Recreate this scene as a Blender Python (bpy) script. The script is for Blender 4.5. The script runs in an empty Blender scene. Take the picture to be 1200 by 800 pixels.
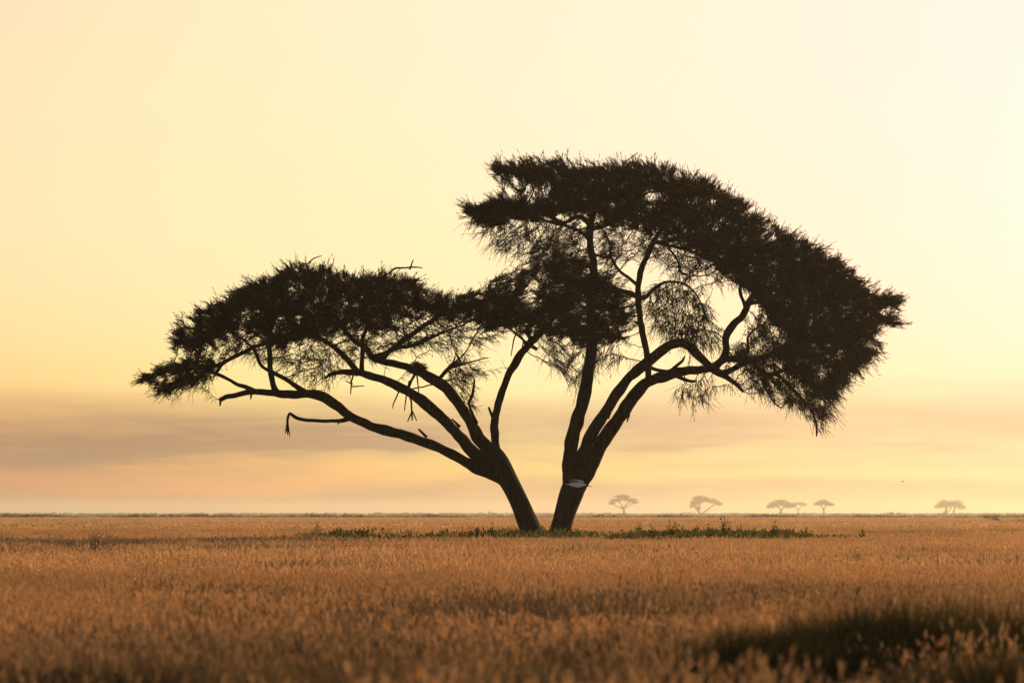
import bpy, bmesh, math, random
import numpy as np
from mathutils import Vector, noise, kdtree, Matrix

rng = np.random.default_rng(7)
random.seed(7)
sc = bpy.context.scene
COL = sc.collection

# ---------------------------------------------------------------- scale
D = 100.0                 # distance of the acacia
S = 26.5 / 1200.0         # metres per photo pixel at that distance
H = 0.85                  # eye height
HOR = 602.0               # horizon row
F = D / S                 # pixels per radian


def pw(px, py, y=0.0):    # traced outline -> metres in the plane of the acacia
    k = (D + y) / F
    return Vector(((px - 600) * k, D + y, H + (HOR - py) * k))


def at(px, py, d):        # place seen in that direction at distance d
    return Vector(((px - 600) / F * d, d, H + (HOR - py) / F * d))


# ---------------------------------------------------------------- helpers
def tag(o, label=None, cat=None, group=None, kind=None):
    if label: o['label'] = label
    if cat: o['category'] = cat
    if group: o['group'] = group
    if kind: o['kind'] = kind
    return o


def link(name, me, mats, parent=None):
    o = bpy.data.objects.new(name, me)
    COL.objects.link(o)
    for m in (mats if isinstance(mats, (list, tuple)) else [mats]):
        me.materials.append(m)
    if parent is not None:
        o.parent = parent
    return o


def empty(name, loc):
    o = bpy.data.objects.new(name, None)
    o.empty_display_size = 0.3
    o.location = loc
    COL.objects.link(o)
    return o


def mesh_np(name, V, polys_n, idx, matidx=None, smooth=False):
    """V (n,3); idx flat loop indices; polys_n corners per polygon (int or array)."""
    me = bpy.data.meshes.new(name)
    V = np.asarray(V, dtype=np.float32).reshape(-1, 3)
    idx = np.asarray(idx, dtype=np.int32).ravel()
    if np.isscalar(polys_n):
        npoly = len(idx) // polys_n
        tot = np.full(npoly, polys_n, dtype=np.int32)
    else:
        tot = np.asarray(polys_n, dtype=np.int32)
        npoly = len(tot)
    start = np.concatenate([[0], np.cumsum(tot)[:-1]]).astype(np.int32)
    me.vertices.add(len(V)); me.loops.add(len(idx)); me.polygons.add(npoly)
    me.vertices.foreach_set('co', V.ravel())
    me.loops.foreach_set('vertex_index', idx)
    me.polygons.foreach_set('loop_start', start)
    me.polygons.foreach_set('loop_total', tot)
    if matidx is not None:
        me.polygons.foreach_set('material_index', np.asarray(matidx, dtype=np.int32))
    me.polygons.foreach_set('use_smooth', np.full(npoly, smooth, dtype=bool))
    me.update(calc_edges=True)
    me.validate()
    return me


def unit(a):
    return a / np.maximum(np.linalg.norm(a, axis=-1, keepdims=True), 1e-9)


def diamonds(P, Dr, L, W, k=0.45):
    """leaf-shaped quads at points P along directions Dr, lengths L, widths W"""
    n = len(P)
    side = unit(np.cross(Dr, rng.normal(size=(n, 3))))
    L = np.asarray(L).reshape(-1, 1); W = np.asarray(W).reshape(-1, 1)
    V = np.stack([P, P + Dr * L * k + side * W * .5, P + Dr * L, P + Dr * L * k - side * W * .5], 1)
    return V.reshape(-1, 3)


def prisms(A, B, ra, rb, sides=3):
    """independent tapered tubes from A to B"""
    n = len(A)
    d = unit(B - A)
    ref = np.where(np.abs(d[:, 2:3]) < .9, np.array([[0, 0, 1.]]), np.array([[1., 0, 0]]))
    u = unit(np.cross(d, ref)); v = np.cross(d, u)
    rows = []
    for C, r in ((A, ra), (B, rb)):
        for k in range(sides):
            t = 2 * math.pi * k / sides
            rows.append(C + (u * math.cos(t) + v * math.sin(t)) * np.asarray(r).reshape(-1, 1))
    V = np.stack(rows, 1)                   # n, 2*sides, 3
    base = (np.arange(n) * 2 * sides)[:, None, None]
    q = np.array([[k, (k + 1) % sides, sides + (k + 1) % sides, sides + k] for k in range(sides)])[None]
    return V.reshape(-1, 3), (base + q).reshape(-1)


def smooth_path(pts, step):
    """Catmull-Rom through (pos, radius) samples at roughly 'step' spacing"""
    P = [np.array([*p, r]) for p, r in pts]
    P = [2 * P[0] - P[1]] + P + [2 * P[-1] - P[-2]]
    out = []
    for i in range(1, len(P) - 2):
        a, b, c, d = P[i - 1:i + 3]
        m = max(1, int(math.ceil(np.linalg.norm((c - b)[:3]) / step)))
        for k in range(m):
            t = k / m
            out.append(.5 * ((2 * b) + (-a + c) * t + (2 * a - 5 * b + 4 * c - d) * t * t + (-a + 3 * b - 3 * c + d) * t ** 3))
    out.append(P[-2])
    return np.array(out)


def tube(path, sides=12, rough=0.1, seed=0.0, flare=0.0):
    """closed swept tube with uneven bark outline; path rows x,y,z,r"""
    n = len(path)
    C = path[:, :3]; R = np.maximum(path[:, 3], .004)
    T = np.gradient(C, axis=0); T = unit(T)
    u = np.cross(T[0], [0, 1, 0]); u /= max(np.linalg.norm(u), 1e-6)
    V = []
    for i in range(n):
        u = u - T[i] * np.dot(u, T[i]); u /= max(np.linalg.norm(u), 1e-6)
        v = np.cross(T[i], u)
        z = C[i][2]
        fl = 1 + flare * math.exp(-max(z, 0) / .35)
        for k in range(sides):
            t = 2 * math.pi * k / sides
            ct, st = math.cos(t), math.sin(t)
            nz = noise.noise(Vector((ct * 1.6 + seed, st * 1.6, i * .06 + seed))) * 1.2 \
                + .7 * noise.noise(Vector((ct * 4 + seed, st * 4, C[i][2] * 1.1)))
            fr = fl + flare * 1.3 * max(0, noise.noise(Vector((ct * 2.2, st * 2.2, seed)))) * math.exp(-max(z, 0) / .3)
            V.append(C[i] + (u * ct + v * st) * R[i] * fr * (1 + rough * nz))
    idx = []; tot = []
    for i in range(n - 1):
        for k in range(sides):
            k2 = (k + 1) % sides
            idx += [i * sides + k, i * sides + k2, (i + 1) * sides + k2, (i + 1) * sides + k]; tot.append(4)
    idx += list(range(sides))[::-1]; tot.append(sides)
    idx += [(n - 1) * sides + k for k in range(sides)]; tot.append(sides)
    return np.array(V), idx, tot


def in_poly(x, y, poly):
    poly = np.asarray(poly, float)
    inside = np.zeros(len(x), bool)
    j = len(poly) - 1
    for i in range(len(poly)):
        xi, yi = poly[i]; xj, yj = poly[j]
        c = ((yi > y) != (yj > y)) & (x < (xj - xi) * (y - yi) / (yj - yi + 1e-12) + xi)
        inside ^= c
        j = i
    return inside


# ---------------------------------------------------------------- materials
def new_mat(name):
    m = bpy.data.materials.new(name); m.use_nodes = True
    nt = m.node_tree
    for n in list(nt.nodes):
        nt.nodes.remove(n)
    out = nt.nodes.new('ShaderNodeOutputMaterial')
    return m, nt, out


def nd(nt, t, **kw):
    n = nt.nodes.new(t)
    for k, v in kw.items():
        setattr(n, k, v)
    return n


def noise_mix(nt, c1, c2, scale, detail=3, lo=.35, hi=.65, vec=None, rough=.6):
    tc = nd(nt, 'ShaderNodeTexCoord')
    tx = nd(nt, 'ShaderNodeTexNoise'); tx.inputs['Scale'].default_value = scale
    tx.inputs['Detail'].default_value = detail; tx.inputs['Roughness'].default_value = rough
    nt.links.new(vec if vec is not None else tc.outputs['Object'], tx.inputs['Vector'])
    rp = nd(nt, 'ShaderNodeMapRange'); rp.inputs[1].default_value = lo; rp.inputs[2].default_value = hi
    nt.links.new(tx.outputs['Fac'], rp.inputs[0])
    mx = nd(nt, 'ShaderNodeMix', data_type='RGBA')
    nt.links.new(rp.outputs[0], mx.inputs[0])
    for s, c in ((6, c1), (7, c2)):
        if isinstance(c, tuple):
            mx.inputs[s].default_value = (*c, 1)
        else:
            nt.links.new(c, mx.inputs[s])
    return mx.outputs[2], tx.outputs['Fac']


def leaf_mat(name, c1, c2, scale, trans=.4, tint=None, tint_attr=False, instancer=True):
    m, nt, out = new_mat(name)
    col, _ = noise_mix(nt, c1, c2, scale)
    if tint_attr:
        a = nd(nt, 'ShaderNodeAttribute', attribute_type='INSTANCER', attribute_name='tint')
        mx = nd(nt, 'ShaderNodeMix', data_type='RGBA')
        nt.links.new(a.outputs['Fac'], mx.inputs[0]); nt.links.new(col, mx.inputs[6])
        mx.inputs[7].default_value = (*tint, 1)
        col = mx.outputs[2]
        # small tone difference from tuft to tuft
        b = nd(nt, 'ShaderNodeAttribute', attribute_type='INSTANCER', attribute_name='tone')
        hs = nd(nt, 'ShaderNodeHueSaturation'); nt.links.new(col, hs.inputs['Color'])
        nt.links.new(b.outputs['Fac'], hs.inputs['Value']); col = hs.outputs[0]
    d = nd(nt, 'ShaderNodeBsdfDiffuse'); t = nd(nt, 'ShaderNodeBsdfTranslucent')
    nt.links.new(col, d.inputs[0]); nt.links.new(col, t.inputs[0])
    mix = nd(nt, 'ShaderNodeMixShader'); mix.inputs[0].default_value = trans
    nt.links.new(d.outputs[0], mix.inputs[1]); nt.links.new(t.outputs[0], mix.inputs[2])
    nt.links.new(mix.outputs[0], out.inputs[0])
    return m


def solid_mat(name, c1, c2, scale, rough=.9, bump=0.0, bscale=None, stretch=None):
    m, nt, out = new_mat(name)
    p = nd(nt, 'ShaderNodeBsdfPrincipled'); p.inputs['Roughness'].default_value = rough
    p.inputs['Specular IOR Level'].default_value = .15
    vec = None
    if stretch:
        tc = nd(nt, 'ShaderNodeTexCoord'); mp = nd(nt, 'ShaderNodeMapping'); mp.inputs['Scale'].default_value = stretch
        nt.links.new(tc.outputs['Object'], mp.inputs[0]); vec = mp.outputs[0]
    col, fac = noise_mix(nt, c1, c2, scale, detail=6, vec=vec)
    nt.links.new(col, p.inputs['Base Color'])
    if bump:
        b = nd(nt, 'ShaderNodeBump'); b.inputs['Strength'].default_value = bump; b.inputs['Distance'].default_value = .04
        nt.links.new(fac, b.inputs['Height']); nt.links.new(b.outputs[0], p.inputs['Normal'])
    nt.links.new(p.outputs[0], out.inputs[0])
    return m


M_bark = solid_mat('bark', (.014, .0075, .004), (.052, .028, .014), 5.0, bump=1.0, stretch=(3.2, 3.2, .55))
M_twig = solid_mat('twig_bark', (.022, .013, .008), (.045, .027, .015), 3.0)
M_leaf = leaf_mat('acacia_leaflets', (.020, .016, .005), (.044, .034, .010), 1.2, trans=.16)
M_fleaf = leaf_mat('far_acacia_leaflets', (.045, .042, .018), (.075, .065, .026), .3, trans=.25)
M_stem = leaf_mat('dry_grass_stem', (.55, .315, .112), (.71, .44, .168), 3, trans=.42, tint=(.125, .088, .042), tint_attr=True)
M_head = leaf_mat('dry_grass_seed_head', (.80, .46, .195), (.90, .57, .255), 4, trans=.5, tint=(.25, .165, .088), tint_attr=True)
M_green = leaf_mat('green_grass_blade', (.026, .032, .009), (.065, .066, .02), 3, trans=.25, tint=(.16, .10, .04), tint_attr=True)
M_cover = leaf_mat('ground_cover_leaf', (.17, .19, .04), (.29, .28, .07), 4, trans=.35, tint=(.16, .12, .04), tint_attr=True)
M_drystalk = leaf_mat('dry_stalk', (.22, .135, .065), (.32, .20, .10), 5, trans=.3)
M_weed = leaf_mat('weed_leaf', (.05, .064, .016), (.10, .11, .03), 5, trans=.25)
M_scrub = leaf_mat('scrub_leaf', (.06, .047, .026), (.11, .083, .045), .5, trans=.2)

# ---------------------------------------------------------------- ground
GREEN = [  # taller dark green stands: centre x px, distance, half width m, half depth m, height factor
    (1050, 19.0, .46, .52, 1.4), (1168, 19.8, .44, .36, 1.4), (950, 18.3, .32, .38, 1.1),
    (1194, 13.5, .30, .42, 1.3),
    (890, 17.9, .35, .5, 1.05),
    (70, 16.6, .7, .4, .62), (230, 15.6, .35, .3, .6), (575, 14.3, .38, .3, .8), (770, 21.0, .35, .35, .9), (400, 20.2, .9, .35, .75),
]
LOW = [    # short grass in front of those stands and in hollows
    (965, 16.3, .7, 1.1), (1055, 17.1, .40, .8), (1190, 12.2, .55, 1.1), (880, 14.5, .5, .9),
    (120, 15.2, .95, .6), (560, 13.9, .55, .5), (400, 19.5, 1.3, .55),
]
DARK = [   # greyer, duller stands
    (300, 44, 1.1, 1.4), (250, 62, 2.6, 1.6), (1190, 46, 1.6, 1.6), (1040, 46, 1.0, 1.0), (60, 60, 2.4, 1.2), (115, 63, .8, 1.2),
    (400, 19.2, 1.6, 1.0), (120, 15.0, 1.3, .9), (550, 14.2, .8, .8), (300, 30, 1.5, 1.0), (660, 26, 1.2, .9), (1010, 15.9, 1.4, 1.2),
    (470, 24, 1.6, .8), (860, 30, 1.3, 1.0), (700, 58, 2.0, 1.5), (820, 16.5, .6, .5)]


def blob(px, py, lst, soft=.35):
    """1 inside listed ellipses, ragged edge"""
    v = 0.0
    hit = None
    for e in lst:
        cx = (e[0] - 600) / F * e[1]
        q = math.hypot((px - cx) / e[2], (py - e[1]) / e[3])
        q += .35 * noise.noise(Vector((px * 2.1, py * 1.6, e[0])))
        w = min(1, max(0, (1 - q) / soft + .5))
        if w > v:
            v, hit = w, e
    return v, hit


def gz(x, y):
    if y > 420: return 0.0
    f = min(1, max(0, (y - 8) / 10)) * min(1, max(0, (420 - y) / 120))
    return f * (.05 * noise.noise(Vector((x * .22, y * .16, 3.1))) + .022 * noise.noise(Vector((x * .9, y * .7, 8.0))))


xs = np.unique(np.concatenate([np.linspace(-2600, -200, 13), np.linspace(-200, -40, 17), np.linspace(-40, 40, 161), np.linspace(40, 200, 17), np.linspace(200, 2600, 13)]))
ys = np.unique(np.concatenate([np.linspace(-80, 0, 5), np.linspace(0, 60, 121), np.linspace(60, 160, 81), np.linspace(160, 440, 41), np.geomspace(440, 6600, 24)]))
GV = np.array([[x, y, gz(x, y)] for y in ys for x in xs])
nx = len(xs)
gi = np.array([[j * nx + i, j * nx + i + 1, (j + 1) * nx + i + 1, (j + 1) * nx + i] for j in range(len(ys) - 1) for i in range(nx - 1)])
mg, nt, out = new_mat('savanna_soil')
p = nd(nt, 'ShaderNodeBsdfPrincipled'); p.inputs['Roughness'].default_value = 1; p.inputs['Specular IOR Level'].default_value = 0
geo = nd(nt, 'ShaderNodeNewGeometry')
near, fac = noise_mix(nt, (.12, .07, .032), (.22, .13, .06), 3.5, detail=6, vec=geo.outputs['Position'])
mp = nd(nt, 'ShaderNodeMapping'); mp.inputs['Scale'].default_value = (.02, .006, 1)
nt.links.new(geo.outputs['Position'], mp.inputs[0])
far, _ = noise_mix(nt, (.33, .22, .115), (.46, .33, .18), 1.0, detail=4, vec=mp.outputs[0])  # dry pale straw far plain; haze washing it out is also painted into this colour
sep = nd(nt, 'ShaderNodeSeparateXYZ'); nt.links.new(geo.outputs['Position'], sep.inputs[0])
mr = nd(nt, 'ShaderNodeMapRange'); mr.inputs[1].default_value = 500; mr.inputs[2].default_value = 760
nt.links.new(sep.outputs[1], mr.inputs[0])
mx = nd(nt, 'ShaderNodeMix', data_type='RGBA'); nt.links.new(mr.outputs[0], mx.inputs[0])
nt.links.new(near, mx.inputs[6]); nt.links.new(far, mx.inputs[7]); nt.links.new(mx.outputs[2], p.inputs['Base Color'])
b = nd(nt, 'ShaderNodeBump'); b.inputs['Strength'].default_value = .6; b.inputs['Distance'].default_value = .05
nt.links.new(fac, b.inputs['Height']); nt.links.new(b.outputs[0], p.inputs['Normal'])
nt.links.new(p.outputs[0], out.inputs[0])
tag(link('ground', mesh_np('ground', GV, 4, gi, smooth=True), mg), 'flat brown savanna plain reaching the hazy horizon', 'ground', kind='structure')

# ---------------------------------------------------------------- grass
tufts = bpy.data.collections.new('tuft_shapes')     # shapes used only by the geometry nodes below


def blade_set(n, rad, h0, h1, w, lean, segs=3):
    """curved ribbons; returns V, idx, tot and tip positions / directions"""
    V = []; idx = []; tot = []; tips = []
    for _ in range(n):
        a = random.uniform(0, 2 * math.pi); r = rad * math.sqrt(random.random())
        base = Vector((r * math.cos(a), r * math.sin(a), -.04))
        h = random.uniform(h0, h1)
        la = a + random.uniform(-1.4, 1.4); ln = lean * random.uniform(.2, 1.2)
        ld = Vector((math.cos(la), math.sin(la), 0))
        fa = random.uniform(0, math.pi); sd = Vector((math.cos(fa), math.sin(fa), 0))
        b0 = len(V); pts = []
        for k in range(segs + 1):
            t = k / segs
            pts.append(base + Vector((0, 0, 1)) * (h + .04) * (t - .18 * ln * t * t) + ld * ln * h * t * t)
            ww = w * (1 - .75 * t) * .5
            V += [pts[-1] - sd * ww, pts[-1] + sd * ww]
        for k in range(segs):
            q = b0 + 2 * k
            idx += [q, q + 1, q + 3, q + 2]; tot.append(4)
        tips.append((pts[-1], (pts[-1] - pts[-2]).normalized()))
    return V, idx, tot, tips


def tuft(name, n, rad, h0, h1, w, lean, heads, hl, hw, mats, spk=5, segs=3, hh=None):
    if hh:      # seed stalks standing above the blades
        V, idx, tot, tips = blade_set(heads, rad, hh[0], hh[1], w * .6, lean * .6, segs)
        V2, i2, t2, _ = blade_set(n - heads, rad, h0, h1, w, lean, segs)
        idx = idx + [q + len(V) for q in i2]; V = V + V2; tot = tot + t2
    else:
        V, idx, tot, tips = blade_set(n, rad, h0, h1, w, lean, segs)
    mi = [0] * len(tot)
    for tp, dr in tips[:heads]:
        L = hl * random.uniform(.7, 1.3)
        for k in range(spk):           # feathery seed head: small spikelets up the last of the stem
            t = k / spk
            d = (dr + Vector((random.gauss(0, .24), random.gauss(0, .24), random.gauss(0.1, .12)))).normalized()
            b = tp + dr * L * (t * .75 - .15)
            sd = d.cross(Vector((random.gauss(0, 1), random.gauss(0, 1), random.gauss(0, 1)))).normalized()
            l2 = L * .5 * (1.1 - .5 * t); w2 = hw * (1.05 - .6 * t)
            q = len(V)
            V += [b, b + d * l2 * .45 + sd * w2 * .5, b + d * l2, b + d * l2 * .45 - sd * w2 * .5]
            idx += [q, q + 1, q + 2, q + 3]; tot.append(4); mi.append(1)
    me = mesh_np(name, [tuple(v) for v in V], tot, idx, mi)
    for m in mats: me.materials.append(m)
    o = bpy.data.objects.new(name, me); tufts.objects.link(o)
    return o


def grass_object(name, shapes, rows, label):
    """rows: x,y,z,scale_xy,scale_z,rot,idx,tint,tone ; one object scattering its tufts"""
    rows = np.asarray(rows, float)
    me = bpy.data.meshes.new(name)
    me.vertices.add(len(rows)); me.vertices.foreach_set('co', rows[:, :3].astype(np.float32).ravel())
    for nm, c, ty in (('sxy', 3, 'FLOAT'), ('sz', 4, 'FLOAT'), ('rz', 5, 'FLOAT'), ('shape', 6, 'INT'), ('tint', 7, 'FLOAT'), ('tone', 8, 'FLOAT')):
        a = me.attributes.new(nm, ty, 'POINT')
        a.data.foreach_set('value', rows[:, c].astype(np.int32 if ty == 'INT' else np.float32))
    o = bpy.data.objects.new(name, me); COL.objects.link(o)
    cl = bpy.data.collections.new(name + '_shapes')
    for i, s in enumerate(shapes):
        s.name = f'{name}_{i:02d}'
        cl.objects.link(s)
    ng = bpy.data.node_groups.new(name, 'GeometryNodeTree')
    ng.interface.new_socket('Geometry', in_out='INPUT', socket_type='NodeSocketGeometry')
    ng.interface.new_socket('Geometry', in_out='OUTPUT', socket_type='NodeSocketGeometry')
    N = ng.nodes; L = ng.links
    gi_ = N.new('NodeGroupInput'); go = N.new('NodeGroupOutput')
    ci = N.new('GeometryNodeCollectionInfo'); ci.inputs['Collection'].default_value = cl
    ci.inputs['Separate Children'].default_value = True; ci.inputs['Reset Children'].default_value = True
    ip = N.new('GeometryNodeInstanceOnPoints'); ip.inputs['Pick Instance'].default_value = True

    def att(nm, ty='FLOAT'):
        a = N.new('GeometryNodeInputNamedAttribute'); a.data_type = ty; a.inputs['Name'].default_value = nm
        return a.outputs['Attribute']
    L.new(gi_.outputs[0], ip.inputs['Points']); L.new(ci.outputs[0], ip.inputs['Instance'])
    L.new(att('shape', 'INT'), ip.inputs['Instance Index'])
    cr = N.new('ShaderNodeCombineXYZ'); L.new(att('rz'), cr.inputs[2])
    er = N.new('FunctionNodeEulerToRotation'); L.new(cr.outputs[0], er.inputs[0]); L.new(er.outputs[0], ip.inputs['Rotation'])
    cs = N.new('ShaderNodeCombineXYZ'); s1 = att('sxy'); L.new(s1, cs.inputs[0]); L.new(s1, cs.inputs[1]); L.new(att('sz'), cs.inputs[2])
    L.new(cs.outputs[0], ip.inputs['Scale'])
    L.new(ip.outputs[0], go.inputs[0])
    md = o.modifiers.new('scatter', 'NODES'); md.node_group = ng
    tag(o, label, 'grass', kind='stuff')
    return o


GM = [M_stem, M_head]
near_t = [tuft('tuft', 64, .18, .08, .22, .0032, .6, 11, .046, .0046, GM, spk=20, hh=(.15, .275)) for _ in range(8)]
mid_t = [tuft('tuft', 40, .27, .09, .22, .0065, .5, 13, .065, .012, GM, spk=7, segs=2, hh=(.17, .28)) for _ in range(6)]
far_t = [tuft('tuft', 26, .6, .14, .26, .045, .4, 12, .10, .08, GM, spk=2, segs=1) for _ in range(4)]


def zone(d0, d1, dens, margin):
    area = .1325 * (d1 * d1 - d0 * d0) + 2 * margin * (d1 - d0)
    n = int(area * dens)
    d = d0 + (d1 - d0) * rng.random(n * 2)
    keep = rng.random(n * 2) < (.1325 * d + margin) / (.1325 * d1 + margin)
    d = d[keep][:n]
    x = (rng.random(len(d)) * 2 - 1) * (.1325 * d + margin)
    return x, d


rows = []; grows = []
SH = [(9.5, 40, 31, 6.0, 0, 8), (40, 145, 16, 8.0, 8, 6), (145, 680, 1.5, 18, 14, 4)]
for d0, d1, dens, mg_, i0, ni in SH:
    X, Y = zone(d0, d1, dens, mg_)
    for x, y in zip(X, Y):
        g, hit = blob(x, y, GREEN, .7)
        if g > .3 and random.random() < g * 1.1:
            grows.append((x, y, gz(x, y), random.uniform(.8, 1.2), hit[4] * (.55 + .45 * g) * random.uniform(.7, 1.15), random.uniform(0, 6.28), random.randrange(4), min(1, random.random() * .5 + (1 - g) * .8), random.uniform(.8, 1.2)))
            if random.random() < .85 * g: continue
        lo, _ = blob(x, y, LOW, .6)
        if random.random() < .25 * lo: continue
        dk, _ = blob(x, y, DARK, .8)
        n1 = noise.noise(Vector((x * .10, y * .05, 1))); n2 = noise.noise(Vector((x * .5, y * .3, 5)))
        hs = (1.0 + .16 * n1 + (.16 if y > 40 else .27) * n2) * random.uniform(.82, 1.2) * (1 - .55 * lo)
        if 84 < y < 99: hs *= .85
        n3 = noise.noise(Vector((x * .22 + 11, y * .11, 7))) + .4 * noise.noise(Vector((x * .9, y * .5, 2)))
        low3 = min(1, max(0, (-n3 - .22) * 4)) if y < 150 else 0     # thin, trodden spots
        hs *= 1 - .38 * low3
        if random.random() < .3 * low3: continue
        if random.random() < .03: hs *= random.uniform(1.15, 1.4)
        streak = noise.noise(Vector((x * .06 + 4, y * .16, 2.0)))
        tint = min(1, max(0, (.04 if y > 36 else .04 + .18 * min(1, (36 - y) / 18)) + .72 * streak + .38 * n2 + 1.1 * dk + .45 * low3 + .5 * lo + random.uniform(-.15, .15)))
        rows.append((x, y, gz(x, y), random.uniform(.85, 1.25), hs, random.uniform(0, 6.28), i0 + random.randrange(ni), tint, random.uniform(.83, 1.1) * (1 + .16 * n1 + .1 * n2)))
grass_object('dry_grass', near_t + mid_t + far_t, rows, 'dry golden brown grass with feathery seed heads covering the plain')
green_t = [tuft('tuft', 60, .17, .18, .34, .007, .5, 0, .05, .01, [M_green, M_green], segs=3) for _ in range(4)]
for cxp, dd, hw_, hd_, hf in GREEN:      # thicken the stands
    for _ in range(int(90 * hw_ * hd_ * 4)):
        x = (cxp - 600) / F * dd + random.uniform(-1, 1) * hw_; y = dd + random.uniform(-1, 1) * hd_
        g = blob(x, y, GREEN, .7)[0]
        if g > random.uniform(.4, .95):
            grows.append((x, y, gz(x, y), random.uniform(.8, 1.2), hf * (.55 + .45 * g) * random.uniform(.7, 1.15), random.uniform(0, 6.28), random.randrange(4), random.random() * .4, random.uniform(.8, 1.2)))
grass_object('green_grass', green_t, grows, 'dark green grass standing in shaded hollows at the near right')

# green ground cover under the acacia
cov_t = [tuft('tuft', 40, .26, .10, .26, .03, .7, 26, .07, .05, [M_cover, M_cover], spk=4, segs=2) for _ in range(4)]
crow = []
while len(crow) < 2300:
    px = random.uniform(335, 1035); y = random.uniform(94.0, 103.5)
    x = (px - 600) / F * y
    edge = min(1, (px - 325) / 35) * min(1, (1050 - px) / 60)
    gap = 1 - .75 * math.exp(-((px - 695) / 14) ** 2)
    n1 = .5 + .9 * noise.noise(Vector((x * .55, y * .35, 9))) + .25 * noise.noise(Vector((x * 2, y, 3)))
    hgt = edge * gap * max(.34, n1)
    if 600 < px < 690: hgt = max(hgt, .75)
    if 735 < px < 930: hgt = max(hgt, .5 + .4 * random.random())
    if px >= 930: hgt = edge * max(.4, hgt)
    if px < 600: hgt = edge * max(hgt, .5)
    if random.random() < hgt * 1.3:
        crow.append((x, y, gz(x, y), random.uniform(.8, 1.3), (.42 + .72 * hgt) * random.choice((.5, .7, .8, .9, 1.0, 1.6)), random.uniform(0, 6.28), random.randrange(4), random.random() ** 2 * .7 + .25 * (1 - edge), random.uniform(.75, 1.2)))
grass_object('ground_cover', cov_t, crow, 'low green leafy ground cover in a strip around the acacia trunks')


def weed(px, d, top, label, seed, group='tall leafy weeds rising from the green strip'):
    """upright weed: branching stems with broad leaves"""
    random.seed(seed)
    x = (px - 600) / F * d
    top *= 1.22
    r = empty('leafy_weed', (x, d, gz(x, d)))
    tag(r, label, 'weed', group)
    A = []; B = []; ra = []; LP = []; LD = []; LL = []
    ns = random.randint(6, 9)
    for s in range(ns):
        a = random.uniform(0, 6.28); ln = random.uniform(.05, .38)
        h = top * (1 if s == 0 else random.uniform(.55, .92))
        if s == 0: ln *= .3
        p0 = Vector((math.cos(a) * .03, math.sin(a) * .03, -.03)); n = 7
        for k in range(n):
            t = (k + 1) / n
            p1 = Vector((math.cos(a) * ln * t * t * h * 1.4, math.sin(a) * ln * t * t * h * 1.4, h * t))
            A.append(tuple(p0)); B.append(tuple(p1)); ra.append(.008 * (1.2 - t))
            if k >= 2:
                for _ in range(5):
                    b = random.uniform(0, 6.28)
                    LP.append(tuple(p1 - (p1 - p0) * random.random())); LD.append((math.cos(b), math.sin(b), random.uniform(.5, 1.8))); LL.append(random.uniform(.06, .11) * (1.25 - .5 * t))
            p0 = p1
    V, ix = prisms(np.array(A), np.array(B), np.array(ra), np.array(ra) * .8)
    link('stem', mesh_np('stem', V, 4, ix), M_twig, r)
    LL = np.array(LL)
    V = diamonds(np.array(LP), unit(np.array(LD)), LL, LL * .33)
    link('leaves', mesh_np('leaves', V, 4, np.arange(len(V))), M_weed, r)
    return r


weed(575, 98.5, .50, 'dark leafy weed left of the leaning acacia trunk', 11)
weed(849, 96.0, .66, 'tallest leafy weed of the green strip right of the acacia', 12)
weed(786, 97.0, .58, 'two-pronged tall leafy weed below the second faint far tree', 13)
weed(752, 97.5, .54, 'leafy weed nearest the right trunk among the tall ones in the strip', 14)
weed(905, 96.0, .57, 'tall leafy weed straight below the wide flat far acacia', 15)
weed(1012, 97, .40, 'leafy weed at the far right end of the green strip', 16)
for px, tp, sd in ((765, .46, 21), (800, .47, 22), (816, .45, 23), (830, .49, 24), (868, .46, 25), (885, .42, 26), (922, .42, 27), (945, .4, 28), (560, .42, 29), (598, .42, 30), (672, .44, 31)):
    weed(px, random.uniform(95.5, 99.5), tp, 'knee-high leafy weed among others along the green strip', sd)
random.seed(99)

# dry stalks standing above the grass on the left
for px, d, h, lab in ((112, 66, .48, 'thin dry weed stalk above the grass at left, with side twigs'), (372, 110, .58, 'single thin dry stalk standing left of the green strip')):
    x = (px - 600) / F * d
    A = []; B = []; ra = []
    for s in range(9):
        a = s * 2.4; p0 = np.array([0, 0, -.03])
        for k in range(6):
            t = (k + 1) / 6
            p1 = np.array([math.cos(a) * .022 * s * t * t, math.sin(a) * .022 * s * t * t, h * t * (1 - .06 * s)])
            A.append(p0); B.append(p1); ra.append(.005)
            if k > 1:
                for q in (-1, 1):
                    A.append(p1); B.append(p1 + np.array([q * .06, random.uniform(-.05, .05), .07])); ra.append(.004)
            p0 = p1
    V, ix = prisms(np.array(A), np.array(B), np.array(ra), np.array(ra) * .8)
    o = link('dry_weed', mesh_np('dry_weed', V, 4, ix), M_drystalk)
    o.location = (x, d, gz(x, d)); tag(o, lab, 'weed')

# ---------------------------------------------------------------- the acacia
tree = empty('acacia_tree', (1.0, D, 0))
tag(tree, 'large flat-topped umbrella acacia with two trunks leaning apart in the grass', 'tree')
ORG = np.array([1.0, D, 0.0])


def wp(pts, d0, d1):
    """traced (px,py,rpx) list with the depth running from d0 to d1 along the limb"""
    n = len(pts)
    return [(tuple(pw(x, y, d0 + (d1 - d0) * (i / (n - 1)) ** 1.3)), r * S) for i, (x, y, r) in enumerate(pts)]


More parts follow.
